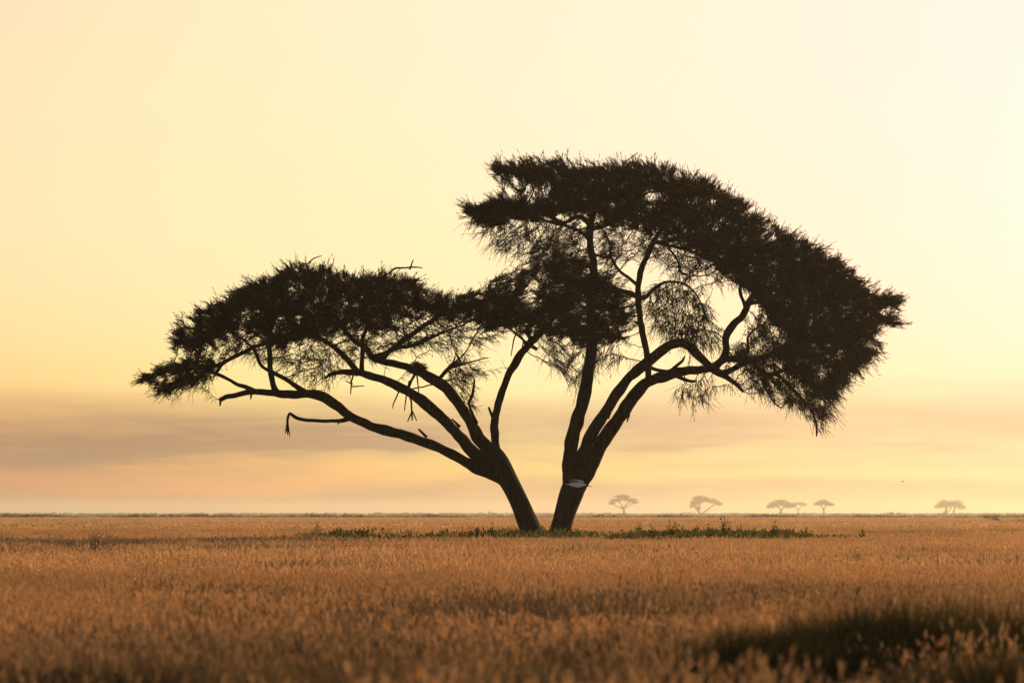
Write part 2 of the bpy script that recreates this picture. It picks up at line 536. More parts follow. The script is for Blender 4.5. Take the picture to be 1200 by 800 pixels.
LIMBS = {   # name: (trunk index, traced centre line, depth start, depth end, part name)
    'TL': (0, [(629, 650, 14), (625, 632, 13), (619, 615, 12.3), (610, 592, 11.6), (602, 574, 11.5), (592, 556, 12), (581, 536, 11), (572, 522, 8)], 0, 0, 'trunk'),
    'TR': (1, [(650, 650, 15), (654, 632, 13.5), (659, 612, 12.8), (664, 594, 13.6), (670, 575, 15), (675, 560, 13), (679, 545, 8)], .1, .1, 'trunk'),
    'L1': (0, [(598, 572, 5), (584, 560, 7.6), (562, 550, 7.2), (537, 536, 6.6), (510, 523, 6.3), (480, 512, 6.2), (447, 503, 6.2), (425, 495, 6.3), (408, 486, 6.3), (393, 474, 6), (379, 465, 5.6), (364, 461, 5.3), (345, 462, 5), (327, 461, 4.8), (308, 459, 4.2), (294, 459, 3.8), (276, 463, 3.4), (266, 465, 3.0), (258, 469, 3.2)], 0, -2.0, 'limb'),
    'L1up': (0, [(324, 461, 4.5), (320, 450, 3.6), (317, 433, 3.4), (316, 415, 3.3), (315, 395, 2.6), (322, 372, 2), (318, 350, 1.2)], -1.6, -.6, 'limb'),
    'L1mid': (0, [(360, 461, 3.6), (350, 455, 3), (338, 446, 2.8), (327, 440, 2.6), (312, 432, 2.3), (304, 424, 2.2), (299, 412, 2.0), (288, 400, 1.6), (270, 388, 1)], -1.4, -3, 'limb'),
    'L1out': (0, [(300, 459, 3), (288, 453, 2.6), (277, 450, 2.4), (264, 442, 2.2), (252, 437, 2.0), (240, 432, 1.6), (222, 428, 1.3), (200, 434, 1.1), (178, 441, .8), (161, 448, .5)], -1.9, -1.2, 'limb'),
    'L1b': (0, [(254, 436, 1.8), (262, 425, 2.2), (278, 416, 2.5), (300, 406, 2.4), (320, 402, 1.8)], -2, -2.2, 'limb'),
    'Ldead': (0, [(410, 490, 3.2), (400, 493, 2.6), (385, 493, 2.3), (372, 493, 2.3), (352, 491, 2.2), (344, 487, 2.2), (340, 484, 2), (337.5, 489, 1.7), (337, 498, 1.5), (337, 505, 1.4)], -.7, -1.1, 'dead_branch'),
    'L2': (0, [(577, 548, 9), (566, 540, 8.4), (552, 527, 8), (539, 512, 7.4), (525, 497, 7), (509, 482, 6.6), (492, 467, 6.2), (472, 455, 5.8), (452, 446, 5.4), (431, 439, 5), (416, 436, 4.4), (400, 436, 3.4), (388, 438, 2.8), (381, 443, 1.6)], 0, 2.2, 'limb'),
    'L2up': (0, [(424, 439, 4), (424, 426, 3.4), (425, 412, 3.2), (425, 396, 3), (432, 378, 2.4), (428, 358, 1.6), (436, 340, 1)], 1.6, .8, 'limb'),
    'L2l': (0, [(420, 438, 4.4), (413, 428, 4), (400, 414, 3.8), (388, 404, 3.3), (372, 394, 2.9), (352, 384, 2.4), (330, 366, 1.8), (305, 352, 1.2)], 1.8, 3.2, 'limb'),
    'L3': (0, [(586, 540, 9), (574, 528, 8.8), (562, 514, 8.2), (551, 494, 7.8), (541, 478, 7.2), (530, 463, 6.8), (518, 451, 6.4), (503, 442, 6.2), (490, 435, 6), (476, 430, 5.2), (462, 426, 4.8), (447, 423, 4.4), (437, 419, 4), (428, 407, 3.6), (412, 396, 3), (398, 378, 2.2), (385, 352, 1.6), (378, 330, 1)], 0, -1.2, 'limb'),
    'L3r': (0, [(445, 424, 3.8), (456, 412, 3.7), (470, 401, 3.5), (484, 391, 3.5), (498, 381, 3.3), (508, 374, 3), (522, 364, 2.4), (545, 356, 1.8), (570, 350, 1)], -1, .5, 'limb'),
    'L3s': (0, [(436, 418, 3), (450, 414, 3), (466, 407, 3), (482, 405, 2.8), (500, 398, 2.2), (522, 388, 1.6), (545, 380, 1)], -1, -2.8, 'limb'),
    'L3b': (0, [(559, 496, 2.2), (555, 487, 1.8), (550, 473, 1.8), (554, 460, 1.6), (556, 446, 1), (552, 438, .6)], -.2, -.5, 'limb'),
    'L3d': (0, [(512, 446, 2.4), (518, 440, 2.6), (525, 432, 3), (532, 426, 2.2), (538, 421, 1)], -.8, -1.2, 'limb'),
    'L4': (0, [(583, 545, 7), (581, 528, 5.8), (580, 512, 5.3), (579, 498, 5), (581, 485, 5), (585, 469, 4.9), (591, 453, 4.8), (596, 439, 4.8), (603, 426, 4.8), (611, 414, 4.8), (620, 404, 4.8), (628, 395, 4.6), (636, 387, 4), (646, 376, 3), (658, 362, 2), (668, 345, 1.2)], 0, .9, 'limb'),
    'L4n': (0, [(578, 490, 2.2), (575, 483, 1.8), (572.5, 477, 1.5)], .1, 0, 'branch_stub'),
    'L4k': (0, [(618, 404, 3), (613, 398, 2), (606, 392, 1.6), (596, 384, 1.2)], .6, 1.2, 'limb'),
    'R1': (1, [(669, 578, 11), (668, 562, 10), (667, 545, 9.2), (669, 528, 9), (672, 510, 8.8), (676, 496, 8.6), (680, 482, 8.2), (684, 466, 7.8), (687, 448, 7.4), (690, 430, 7), (693, 414, 7), (694, 398, 6.6), (692, 378, 6.2), (692, 360, 5.9), (694, 340, 5.7), (696, 322, 5.6), (695, 306, 5.3), (692, 290, 4.8), (691, 276, 4.6), (692, 262, 4.2), (697, 244, 3.4), (700, 226, 2.4), (698, 208, 1.3)], .1, -.6, 'limb'),
    'R1l': (1, [(692, 264, 3.2), (684, 256, 3.2), (676, 254, 3), (668, 258, 2.8), (660, 261, 2.4), (647, 255, 2.2), (632, 247, 1.9), (612, 240, 1.5), (590, 238, 1.1), (565, 240, .7)], -.4, -1.8, 'limb'),
    'R1l2': (1, [(693, 286, 2.6), (684, 274, 2.4), (670, 267, 2.2), (652, 262, 1.9), (630, 256, 1.6), (606, 250, 1.2), (580, 247, .8)], -.4, 1.9, 'limb'),
    'R1r': (1, [(693, 268, 3.2), (703, 266, 3), (714, 262, 2.8), (724, 254, 2.4), (738, 244, 1.8), (752, 230, 1.2)], -.5, 2.2, 'limb'),
    'R1c': (1, [(696, 298, 1.8), (704, 300, 1.6), (712, 302, 1.5), (716, 294, 1.4), (714, 284, 1.3), (708, 274, 1)], -.5, 0, 'limb'),
    'R2': (1, [(672, 580, 8), (679, 556, 9.2), (682, 536, 8.6), (688, 520, 8), (695, 506, 7.8), (703, 492, 7.5), (713, 477, 7.2), (724, 460, 7), (736, 444, 6.6), (749, 432, 6.4), (760, 423, 6.4), (770, 415, 6.3), (780, 407, 6.2), (790, 403, 6.1), (799, 402, 6), (808, 406, 5.8), (816, 414, 5.5), (826, 424, 5.2), (838, 434, 5), (850, 441, 4), (862, 450, 3), (871, 459, 1.4)], .1, -1.3, 'limb'),
    'R3': (1, [(668, 592, 8), (679, 570, 10), (689, 549, 10.4), (698, 532, 9.6), (708, 516, 9.2), (718, 501, 8.9), (728, 486, 8.5), (737, 472, 8.1), (746, 460, 7.8), (756, 450, 7.3), (768, 444, 6.8), (781, 440, 6.3), (795, 436, 5.9), (808, 434, 5.6), (820, 433, 5.3), (832, 431, 5.2), (842, 425, 5.4), (848, 418, 5.4), (851, 408, 5.2), (851, 397, 5), (855, 386, 4.9), (862, 377, 4.8), (870, 370, 4.7), (875, 362, 4.5), (879, 352, 4.3), (886, 344, 4), (896, 339, 3.3), (910, 332, 2.5), (930, 322, 1.7), (950, 314, 1)], .1, 1.0, 'limb'),
    'R3v': (1, [(760, 448, 4.6), (759.5, 436, 4.6), (759, 422, 4.4), (757, 408, 4.3), (754, 394, 4.2), (751, 378, 4), (749, 362, 3.9), (748, 346, 3.8), (748.5, 330, 3.8), (752, 314, 3.7), (757, 302, 3.5), (762, 291, 3.4), (767, 281, 3.2), (776, 268, 2.6), (786, 254, 2), (798, 238, 1.3)], .3, .6, 'limb'),
    'R3va': (1, [(747, 334, 2.4), (736, 325, 2.2), (726, 317, 2), (719, 308, 1.8), (715, 298, 1.7), (715, 286, 1.5), (710, 276, 1.2), (700, 262, .9)], .4, 1.4, 'limb'),
    'R3vb': (1, [(748, 349, 3), (738, 343, 2.8), (724, 339, 2.5), (712, 334, 1.9), (700, 330, 1.2)], .4, -1.2, 'limb'),
    'R3vc': (1, [(753, 350, 2.6), (759, 346, 2.4), (766, 339, 2.2), (774, 333, 1.9), (786, 330, 1.6), (800, 332, 1.4), (812, 340, 1.2), (820, 352, 1.0), (826, 368, .8)], .5, 1.6, 'limb'),
    'R3vd': (1, [(766, 284, 2.8), (776, 284, 2.5), (786, 282, 2.4), (796, 278, 2.3), (808, 280, 2.1), (820, 284, 1.9), (840, 290, 1.4), (862, 296, .9)], .5, -1.6, 'limb'),
    'R3ve': (1, [(770, 284, 2.4), (784, 288, 2.2), (800, 291, 2.1), (814, 296, 1.9), (832, 304, 1.5), (852, 312, 1)], .6, 2.6, 'limb'),
    'R3vf': (1, [(782, 290, 1.5), (790, 298, 1.4), (795, 307, 1.4), (797, 318, 1.2), (806, 323, 1.1), (817, 323, .8)], .6, .2, 'limb'),
    'R3s1': (1, [(758, 428, 2.6), (766, 432, 2.6), (775, 434, 2.4), (786, 436, 2)], .4, .6, 'branch_stub'),
    'R3s2': (1, [(782, 438, 2.4), (792, 429, 2.2), (799, 424, 1.9), (802, 418, 1.2)], .6, .1, 'branch_stub'),
    'R3s3': (1, [(793, 440, 2.8), (803, 445, 2.6), (812, 447, 2.0), (816, 446, 1)], .6, .1, 'branch_stub'),
    'R3f': (1, [(874, 360, 3), (870, 350, 2.5), (867, 340, 2.4), (868, 328, 2), (874, 314, 1.3)], .9, 1.9, 'limb'),
    'R3g': (1, [(876, 356, 3), (888, 354, 2.8), (902, 356, 2.5), (918, 360, 2), (940, 364, 1.4), (965, 368, .8)], .9, -1.0, 'limb'),
    'R4': (1, [(838, 430, 5), (846, 423, 4.9), (856, 420, 4.7), (868, 420, 4.5), (880, 421, 4.4), (892, 419, 4.2), (903, 415, 4), (913, 410, 3.8), (924, 405, 3.4), (936, 400, 2.7), (954, 394, 2), (978, 388, 1.2)], .4, -1.8, 'limb'),
    'R4b': (1, [(846, 438, 4.2), (856, 434, 4), (867, 428, 3.9), (878, 424, 3.8), (887, 430, 3.7), (894, 438, 3.5), (902, 440, 3.2), (912, 436, 2.8), (924, 432, 2.3), (942, 430, 1.6), (965, 426, 1)], .5, 1.8, 'limb'),
    'R4c': (1, [(905, 437, 3), (914, 441, 2.8), (925, 452, 2.5), (937, 464, 2.2), (945, 473, 2), (952, 483, 1.8), (956, 494, 1.6), (957, 504, 1.4), (957, 511, 1.0)], .9, .2, 'limb'),
    'R4d': (1, [(895, 440, 2), (895, 450, 1.7), (900, 460, 1.5), (907, 471, 1.2), (915, 478, .8)], .8, 1.8, 'limb'),
    'R4e': (1, [(872, 420, 2.4), (877, 408, 2), (876, 396, 1.8), (884, 386, 1.4), (898, 378, 1)], 0, -1.2, 'limb'),
    'Top': (0, [(436, 340, 1.5), (446, 327, 1.4), (457, 319, 1.2), (463, 314.5, 1.4), (474, 314, 1.1), (485, 313, 1.1), (495, 313.8, .7)], -.6, -.3, 'limb'),
    'Top2': (0, [(346, 334, 1.2), (350, 319, 1.0), (355, 308, 1.0), (359, 310, .9), (367, 303, .8), (377, 299.5, .5)], 0, .2, 'limb'),
}
paths = {}
tparts = {}
for i, key in enumerate(LIMBS):
    ti, pts, d0, d1, nm = LIMBS[key]
    path = smooth_path(wp(pts, d0, d1), .07 if nm == 'trunk' else .09)
    # small crookedness so limbs are not smooth hoses
    if nm != 'trunk':
        for q in range(2, len(path)):
            f = min(1, q / 8) * min(.022, path[q, 3] * .45)
            path[q, 0] += f * noise.noise(Vector((q * .33, i * 7.1, 0))); path[q, 2] += f * noise.noise(Vector((q * .33, i * 7.1, 5)))
            path[q, 3] *= .90 + .2 * noise.noise(Vector((q * .21, i * 3.3, 9)))
    else:
        path[:, 3] *= .95
    paths[key] = path
    V, ix, tot = tube(path, 22 if nm == 'trunk' else (14 if pts[0][2] > 4 else 8), .15 if nm == 'trunk' else .13, i * 3.7, .22 if nm == 'trunk' else 0)
    par = tree if nm == 'trunk' else tparts[ti]
    o = link(nm, mesh_np(nm, V - ORG, tot, ix, smooth=True), M_bark, par)
    if nm == 'trunk':
        tparts[ti] = o
        o['label'] = ('left trunk leaning to the left' if ti == 0 else 'right trunk leaning to the right')
    if nm == 'dead_branch':
        o['label'] = 'bare dead branch with its broken tip hanging down'

# crown volumes, traced: polygon, attractors per 1000 px2, leaves per node, droop
UP = [(577, 198), (592, 190), (622, 188), (662, 190), (702, 193), (745, 190), (775, 194), (800, 202), (830, 213), (858, 230), (878, 246), (903, 267), (938, 277), (962, 290), (982, 305), (1006, 328), (1030, 341), (1056, 348), (1054, 355), (1030, 364), (1046, 374), (1060, 380), (1046, 383), (1024, 378), (1018, 395), (1000, 405), (975, 408), (950, 400), (925, 398), (905, 380), (885, 350), (866, 336), (842, 316), (828, 301), (806, 286), (782, 276), (760, 272), (738, 264), (715, 262), (700, 248), (680, 238), (650, 226), (620, 212), (588, 207)]
UPL = [(548, 241), (562, 231), (585, 226), (610, 227), (632, 226), (668, 228), (690, 238), (690, 252), (662, 250), (640, 252), (620, 256), (598, 262), (573, 266), (556, 260)]
UPLs = [(552, 256), (600, 260), (650, 255), (690, 256), (690, 302), (668, 312), (640, 302), (604, 298), (574, 286)]
MID = [(604, 352), (622, 338), (640, 330), (652, 318), (650, 300), (668, 292), (686, 300), (690, 316), (712, 322), (728, 336), (738, 355), (740, 376), (730, 392), (708, 404), (682, 402), (650, 390), (625, 382), (606, 376)]
MIDs = [(560, 340), (578, 322), (610, 312), (650, 296), (668, 298), (648, 320), (620, 330), (606, 345), (602, 360), (575, 352)]
MIDh = [(628, 388), (690, 402), (722, 400), (728, 415), (705, 428), (678, 452), (655, 440), (640, 420)]
LEFT = [(205, 388), (218, 377), (242, 358), (266, 349), (286, 334), (306, 327), (322, 317), (346, 313), (366, 308), (384, 308), (399, 315), (404, 325), (420, 323), (440, 323), (470, 322), (486, 327), (493, 336), (507, 347), (530, 347), (560, 342), (582, 340), (610, 345), (640, 372), (632, 384), (600, 382), (570, 386), (545, 374), (515, 372), (492, 364), (470, 372), (452, 384), (430, 388), (410, 386), (385, 392), (360, 396), (338, 404), (318, 404), (312, 388), (290, 380), (262, 394), (238, 408), (216, 406), (203, 399)]
LEFTs = [(262, 394), (290, 378), (314, 388), (322, 404), (385, 394), (455, 386), (520, 376), (560, 390), (590, 392), (560, 404), (520, 408), (480, 412), (440, 410), (410, 425), (392, 448), (370, 452), (340, 432), (320, 424), (285, 420), (262, 412)]
SPRAY = [(160, 447), (186, 432), (212, 425), (238, 420), (262, 424), (262, 431), (236, 430), (206, 434), (180, 441)]
SPRAY2 = [(181, 463), (196, 450), (216, 443), (238, 437), (258, 434), (246, 443), (226, 450), (204, 458)]
SPRAY3 = [(199, 466), (222, 454), (244, 446), (252, 448), (232, 457)]
RIGHT = [(905, 392), (945, 398), (975, 406), (1022, 392), (1026, 408), (1010, 424), (1000, 438), (985, 452), (975, 464), (962, 466), (948, 452), (934, 440), (920, 428), (912, 412)]
RIGHTs = [(852, 412), (872, 388), (890, 366), (905, 384), (912, 412), (930, 440), (950, 456), (966, 470), (978, 462), (975, 485), (962, 492), (948, 486), (925, 476), (900, 462), (885, 452), (868, 432)]
WILLOW = [(758, 336), (775, 326), (800, 326), (820, 340), (832, 362), (840, 392), (836, 416), (820, 404), (800, 400), (782, 396), (764, 384), (760, 360)]
UPs = [(700, 258), (740, 266), (790, 280), (850, 316), (884, 348), (862, 348), (830, 328), (812, 322), (785, 322), (772, 308), (748, 300), (735, 305), (720, 318), (702, 310)]
HANG = [(782, 446), (812, 448), (842, 444), (846, 458), (825, 472), (800, 474), (786, 466)]
TWIGS = [(512, 440), (540, 418), (560, 430), (556, 455), (552, 476), (536, 462), (520, 448)]
CROWNS = [(UP, 30, 1.0, 0, 1), (UPL, 30, .9, 0, 1), (UPLs, 20, .22, .6, 1), (MID, 36, .95, 0, 2), (MIDs, 20, .75, 0, 2), (MIDh, 13, .18, .8, 2), (LEFT, 27, 1.0, 0, 0), (LEFTs, 18, .18, .35, 0),
          (SPRAY, 34, .55, .15, 0), (SPRAY2, 34, .55, .25, 0), (SPRAY3, 26, .4, .5, 0), (RIGHT, 26, .75, .35, 1), (RIGHTs, 27, .36, .6, 1), (WILLOW, 27, .26, .62, 1), (UPs, 25, .2, .4, 1), (HANG, 9, .06, .5, 1), (TWIGS, 16, .05, .4, 0)]
HOLES = [(298, 360, 15, 8), (285, 372, 12, 7), (325, 365, 7, 6), (478, 370, 16, 7), (622, 352, 14, 8), (612, 226, 26, 6), (838, 262, 14, 4), (462, 372, 10, 6), (850, 345, 18, 14), (640, 232, 10, 4)]
ATT = []; AI = []
for ci, (poly, dens, lf, dr, own) in enumerate(CROWNS):
    P = np.array(poly, float); lo = P.min(0); hi = P.max(0)
    n = int(np.prod(hi - lo) * dens * (7.5 if lf > .45 else 3.6) / 1000)
    q = lo + rng.random((n, 2)) * (hi - lo)
    q = q[in_poly(q[:, 0], q[:, 1], poly)]
    for hx, hy, hw, hh in HOLES:
        q = q[((q[:, 0] - hx) / hw) ** 2 + ((q[:, 1] - hy) / hh) ** 2 > 1]
    for x, y in q:
        if own == 0: dm = 4.3 * math.sqrt(max(.02, 1 - ((x - 400) / 262) ** 2))
        elif own == 2: dm = 2.4 * math.sqrt(max(.02, 1 - ((x - 665) / 115) ** 2))
        else: dm = 4.8 * math.sqrt(max(.02, 1 - ((x - 795) / 285) ** 2))
        u = rng.uniform(-1, 1); yy = y
        if lf > .6 and in_poly(np.array([x]), np.array([y + 16 * u * u]), poly)[0]: yy = y + 16 * u * u
        if noise.noise(Vector((x * .020 + y * .01, y * .125 - x * .02 * (1 if own else -1), u * dm * .3))) < (-.30 if lf > .6 else -.42): continue      # airy gaps between the leaf clumps
        ATT.append(tuple(pw(x, yy, u * dm))); AI.append(ci)
ATT = np.array(ATT); AI = np.array(AI)

# space colonisation: limbs branch out to reach every crown point
NP = []; PAR = []; OWN = []; FIX = []
for key, path in paths.items():
    if LIMBS[key][4] in ('trunk', 'branch_stub', 'dead_branch') or key in ('Top', 'Top2'): continue
    k0 = int(len(path) * (.55 if key in ('L1', 'L2', 'L3', 'R1', 'R2', 'R3', 'L4') else .3 if key == 'R3v' else .15))
    for q in range(k0, len(path), 2):
        NP.append(path[q, :3]); PAR.append(-1); OWN.append(LIMBS[key][0]); FIX.append(path[q, 3])
NP = [np.array(p) for p in NP]
STEP = .125; KILL = .15; INFL = 3.2
alive = np.ones(len(ATT), bool)
last_n = -1
near_i = np.full(len(ATT), -1); near_d = np.full(len(ATT), 1e9)
start = 0
for it in range(125):
    trees = []
    for ok in ((0,), (1,), (0, 1)):          # a crown is only fed by the limbs of its own trunk; the middle by both
        ids = [i for i in range(start, len(NP)) if OWN[i] in ok]
        kd = kdtree.KDTree(len(ids))
        for i in ids: kd.insert(NP[i], i)
        kd.balance(); trees.append(kd)
    for a in np.nonzero(alive)[0]:
        co, i, ds = trees[CROWNS[AI[a]][4]].find(ATT[a])
        if co is None: continue
        if ds < near_d[a]: near_d[a] = ds; near_i[a] = i
    alive &= near_d > KILL
    start = len(NP)
    ids = np.nonzero(alive & (near_d < INFL))[0]
    if len(ids) == 0: break
    acc = {}
    for a in ids:
        i = near_i[a]
        v = ATT[a] - NP[i]; v = v / np.linalg.norm(v)
        acc[i] = acc.get(i, 0) + v
    for i, v in acc.items():
        n = np.linalg.norm(v)
        if n < 1e-3: continue
        g = v / n
        if PAR[i] >= 0:
            pd = NP[i] - NP[PAR[i]]; g = g * .72 + pd / np.linalg.norm(pd) * .28
        g = g + rng.normal(size=3) * np.array([.22, .22, .16])
        g /= np.linalg.norm(g)
        NP.append(NP[i] + g * STEP); PAR.append(i); OWN.append(OWN[i]); FIX.append(0)
    if len(NP) == start or len(NP) > 110000: break
NP = np.array(NP); PAR = np.array(PAR); OWN = np.array(OWN); FIX = np.array(FIX)
N = len(NP)
kids = np.zeros(N, int); R2 = np.zeros(N)
EXP = 2.25; TIP = .0052
for i in range(N - 1, -1, -1):
    if FIX[i] > 0: continue
    if R2[i] == 0: R2[i] = TIP ** EXP
    if PAR[i] >= 0:
        R2[PAR[i]] += R2[i]; kids[PAR[i]] += 1
RAD = np.minimum(R2 ** (1 / EXP), .075)
print('crown nodes', N, 'attractors', len(ATT), 'unreached', alive.sum())
grown = np.nonzero(PAR >= 0)[0]

# leafiness of a node = that of the nearest crown point
kd = kdtree.KDTree(len(ATT))
for i, p_ in enumerate(ATT): kd.insert(p_, i)
kd.balance()
LFN = np.zeros(N); DRP = np.zeros(N)
for i in grown:
    co, j, ds = kd.find(NP[i])
    w = max(0, 1 - ds / .33)
    LFN[i] = CROWNS[AI[j]][2] * (w > 0); DRP[i] = CROWNS[AI[j]][3]
DIR = np.zeros((N, 3)); DIR[grown] = unit(NP[grown] - NP[PAR[grown]])
tips_ = grown[(kids[grown] == 0)]

crown_name = ['wide low crown on the left', 'tall domed crown on the right']
for own in (0, 1):
    g = grown[OWN[grown] == own]
    # leaves
    leafy = g[(RAD[g] < .022) & (LFN[g] > 0)]
    cnt = rng.poisson(LFN[leafy] * np.where(kids[leafy] == 0, 6, 19))
    rep = np.repeat(leafy, cnt)
    n = len(rep)
    base = NP[rep] - DIR[rep] * (rng.random((n, 1)) * STEP) + rng.normal(size=(n, 3)) * .035
    ctr = np.array([pw(400, 400) if own == 0 else pw(790, 330)])
    outw = NP[rep] - ctr; outw[:, 2] *= .6; outw = unit(outw)
    d = unit(DIR[rep] * .40 + outw * .85 + rng.normal(size=(n, 3)) * np.array([[.36, .4, .24]]) + np.array([[0, 0, 1.]]) * (.22 - .95 * DRP[rep])[:, None])
    L = rng.uniform(.07, .19, n) * np.where(LFN[rep] > .4, 1, .8); W = rng.uniform(.011, .021, n)
    V = diamonds(base, d, L, W)
    nleaf = n
    LV = [V]
    # twigs
    A = NP[PAR[g]]; B = NP[g]
    ra = np.where(FIX[PAR[g]] > 0, RAD[g], np.minimum(RAD[PAR[g]], RAD[g] * 1.5)); rb = RAD[g]
    V1, i1 = prisms(A, B + (B - A) * .08, ra, rb, 4)
    # fine twiglets at the ends: spiky outside, hanging where the crown droops
    tp = g[(RAD[g] < .016)]
    rep = np.repeat(tp, rng.poisson(np.where(kids[tp] == 0, 3.0, 1.5)))
    n = len(rep)
    outw = NP[rep] - ctr; outw[:, 2] *= .6; outw = unit(outw)
    d = unit(DIR[rep] * .45 + outw * .75 + rng.normal(size=(n, 3)) * np.array([[.34, .4, .26]]) + np.array([[0, 0, 1.]]) * (.16 - 1.1 * DRP[rep])[:, None])
    l1 = rng.uniform(.10, .29, n)[:, None] * np.where(kids[rep] == 0, 1.35, .9)[:, None] * (1 + .8 * DRP[rep][:, None])
    P0 = NP[rep]; P1 = P0 + d * l1 * .5
    d2 = unit(d + rng.normal(size=(n, 3)) * .3 - np.array([[0, 0, .8]]) * DRP[rep][:, None])
    P2 = P1 + d2 * l1 * .6
    # leaflets along the twiglets make the fine brushes at the crown's edge
    k = np.repeat(np.arange(n), rng.poisson(np.where(LFN[rep] > .4, 9, 1.2)))
    t = rng.random((len(k), 1))
    bp = np.where(t < .5, P0[k] + (P1 - P0)[k] * t * 2, P1[k] + (P2 - P1)[k] * (t * 2 - 1))
    dl = unit(d[k] * 1.0 + outw[k] * .25 + rng.normal(size=(len(k), 3)) * .33 + np.array([[0, 0, .12]]))
    LV.append(diamonds(bp, dl, rng.uniform(.06, .15, len(k)) * (1.15 - .5 * t[:, 0]), rng.uniform(.009, .016, len(k))))
    V = np.concatenate(LV)
    crown = link('crown', mesh_np('crown', V - ORG, 4, np.arange(len(V))), M_leaf, tree)
    crown['label'] = crown_name[own]
    V2, i2 = prisms(np.concatenate([P0, P1]), np.concatenate([P1, P2]), np.full(2 * n, .0055), np.concatenate([np.full(n, .0045), np.full(n, .0025)]), 3)
    V = np.concatenate([V1, V2]); ix = np.concatenate([i1, i2 + len(V1)])
    link('twigs', mesh_np('twigs', V - ORG, 4, ix), M_twig, crown)
    print('leaves', len(V) // 4, 'twigs', len(g), n)

# frayed end of the broken branch, hanging scraps, knots and snags: each (depth, chain of px,py,r) is one piece
def snag(y, pts, ti, nm):
    P = [np.array(pw(a, b, y)) for a, b, _ in pts]; R = np.array([r * S for *_, r in pts])
    for q in P[1:]: q += np.array([0, random.uniform(-.06, .06), 0])
    V, ix = prisms(np.array(P[:-1]), np.array(P[1:]) + (np.array(P[1:]) - np.array(P[:-1])) * .06, R[:-1], R[1:], 6)
    link(nm, mesh_np(nm, V - ORG, 4, ix), M_bark, tparts[ti])

for y, pts in ((-1.1, [(337, 494, 1.5), (334.5, 507, .6)]), (-1.1, [(337, 497, 1.5), (339.5, 510, .5)]), (-1.1, [(337, 500, 1.4), (337, 509, .6)]),
               (-1.0, [(490, 432, 2), (482, 446, 1.6), (478, 458, 1.3), (482, 470, 1.2), (483, 491, 1.0)]), (-1.0, [(483, 482, 1), (478, 493, .7)]), (-1.0, [(483, 481, 1), (488, 492, .7)]),
               (-1.0, [(480, 446, 1.2), (477, 458, 1.1), (474, 480, .6)]), (-1.0, [(488, 434, 1.2), (491, 462, .6)]), (-1.0, [(470, 450, 1.2), (466, 462, .9), (461, 473, .7), (460, 478, .5)]),
               (1.9, [(416, 434, 1.3), (412, 446, 1.1), (411, 461, .7)]), (1.9, [(411, 453, 1), (426, 452, .6)]), (1.9, [(413, 450, 1), (405, 446, .6)]),
               (-.8, [(514, 445, 2.4), (525, 432, 2), (548, 425, 1.2), (571, 419, .6)]), (-.8, [(540, 428, 1), (545, 420, .6)]), (-.8, [(529, 431, 1.4), (533, 418, .7)]), (-.8, [(528, 431, 2.2), (540, 424, 1.4), (535, 414, .7)])):
    snag(y, pts, 0, 'dead_branch')
for y, pts in ((-2, [(259, 466, 2), (258, 475, .9)]), (-2, [(295, 458, 2), (294, 467, .8)]), (-1.1, [(399, 491, 1.4), (396, 497, .6)]),
               (.8, [(606, 388, 1.2), (602, 398, 1), (599, 416, .6)]), (.8, [(614, 398, 1.2), (611, 411, .6)]), (.75, [(618, 403, 2.8), (629, 409, 2.4)]), (-.4, [(480, 316, 1.2), (484, 305, .7)]),
               (.3, [(500, 512, 2.0), (491, 503, 1.2)]), (-.3, [(539, 500, 2.2), (530, 491, 1)])):
    snag(y, pts, 0, 'branch_stub')
for y, pts in ((.3, [(735, 478, 2.4), (737, 486, 1.7), (735, 494, .7)]), (0, [(716, 480, 2), (713, 490, 1)]), (.3, [(730, 192, .8), (747, 179, .5)])):
    snag(y, pts, 1, 'branch_stub')
# twig ball lodged on the upper left limb
A = []; B = []
for _ in range(420):
    u = unit(rng.normal(size=3)) * rng.random() ** .4
    c = np.array(pw(489, 432, -.85)) + u * np.array([.24, .22, .16])
    d = unit(rng.normal(size=3)) * rng.uniform(.04, .12)
    A.append(c - d); B.append(c + d)
V, ix = prisms(np.array(A), np.array(B), np.full(420, .009), np.full(420, .006))
link('twig_ball', mesh_np('twig_ball', V - ORG, 4, ix), M_twig, tparts[0])

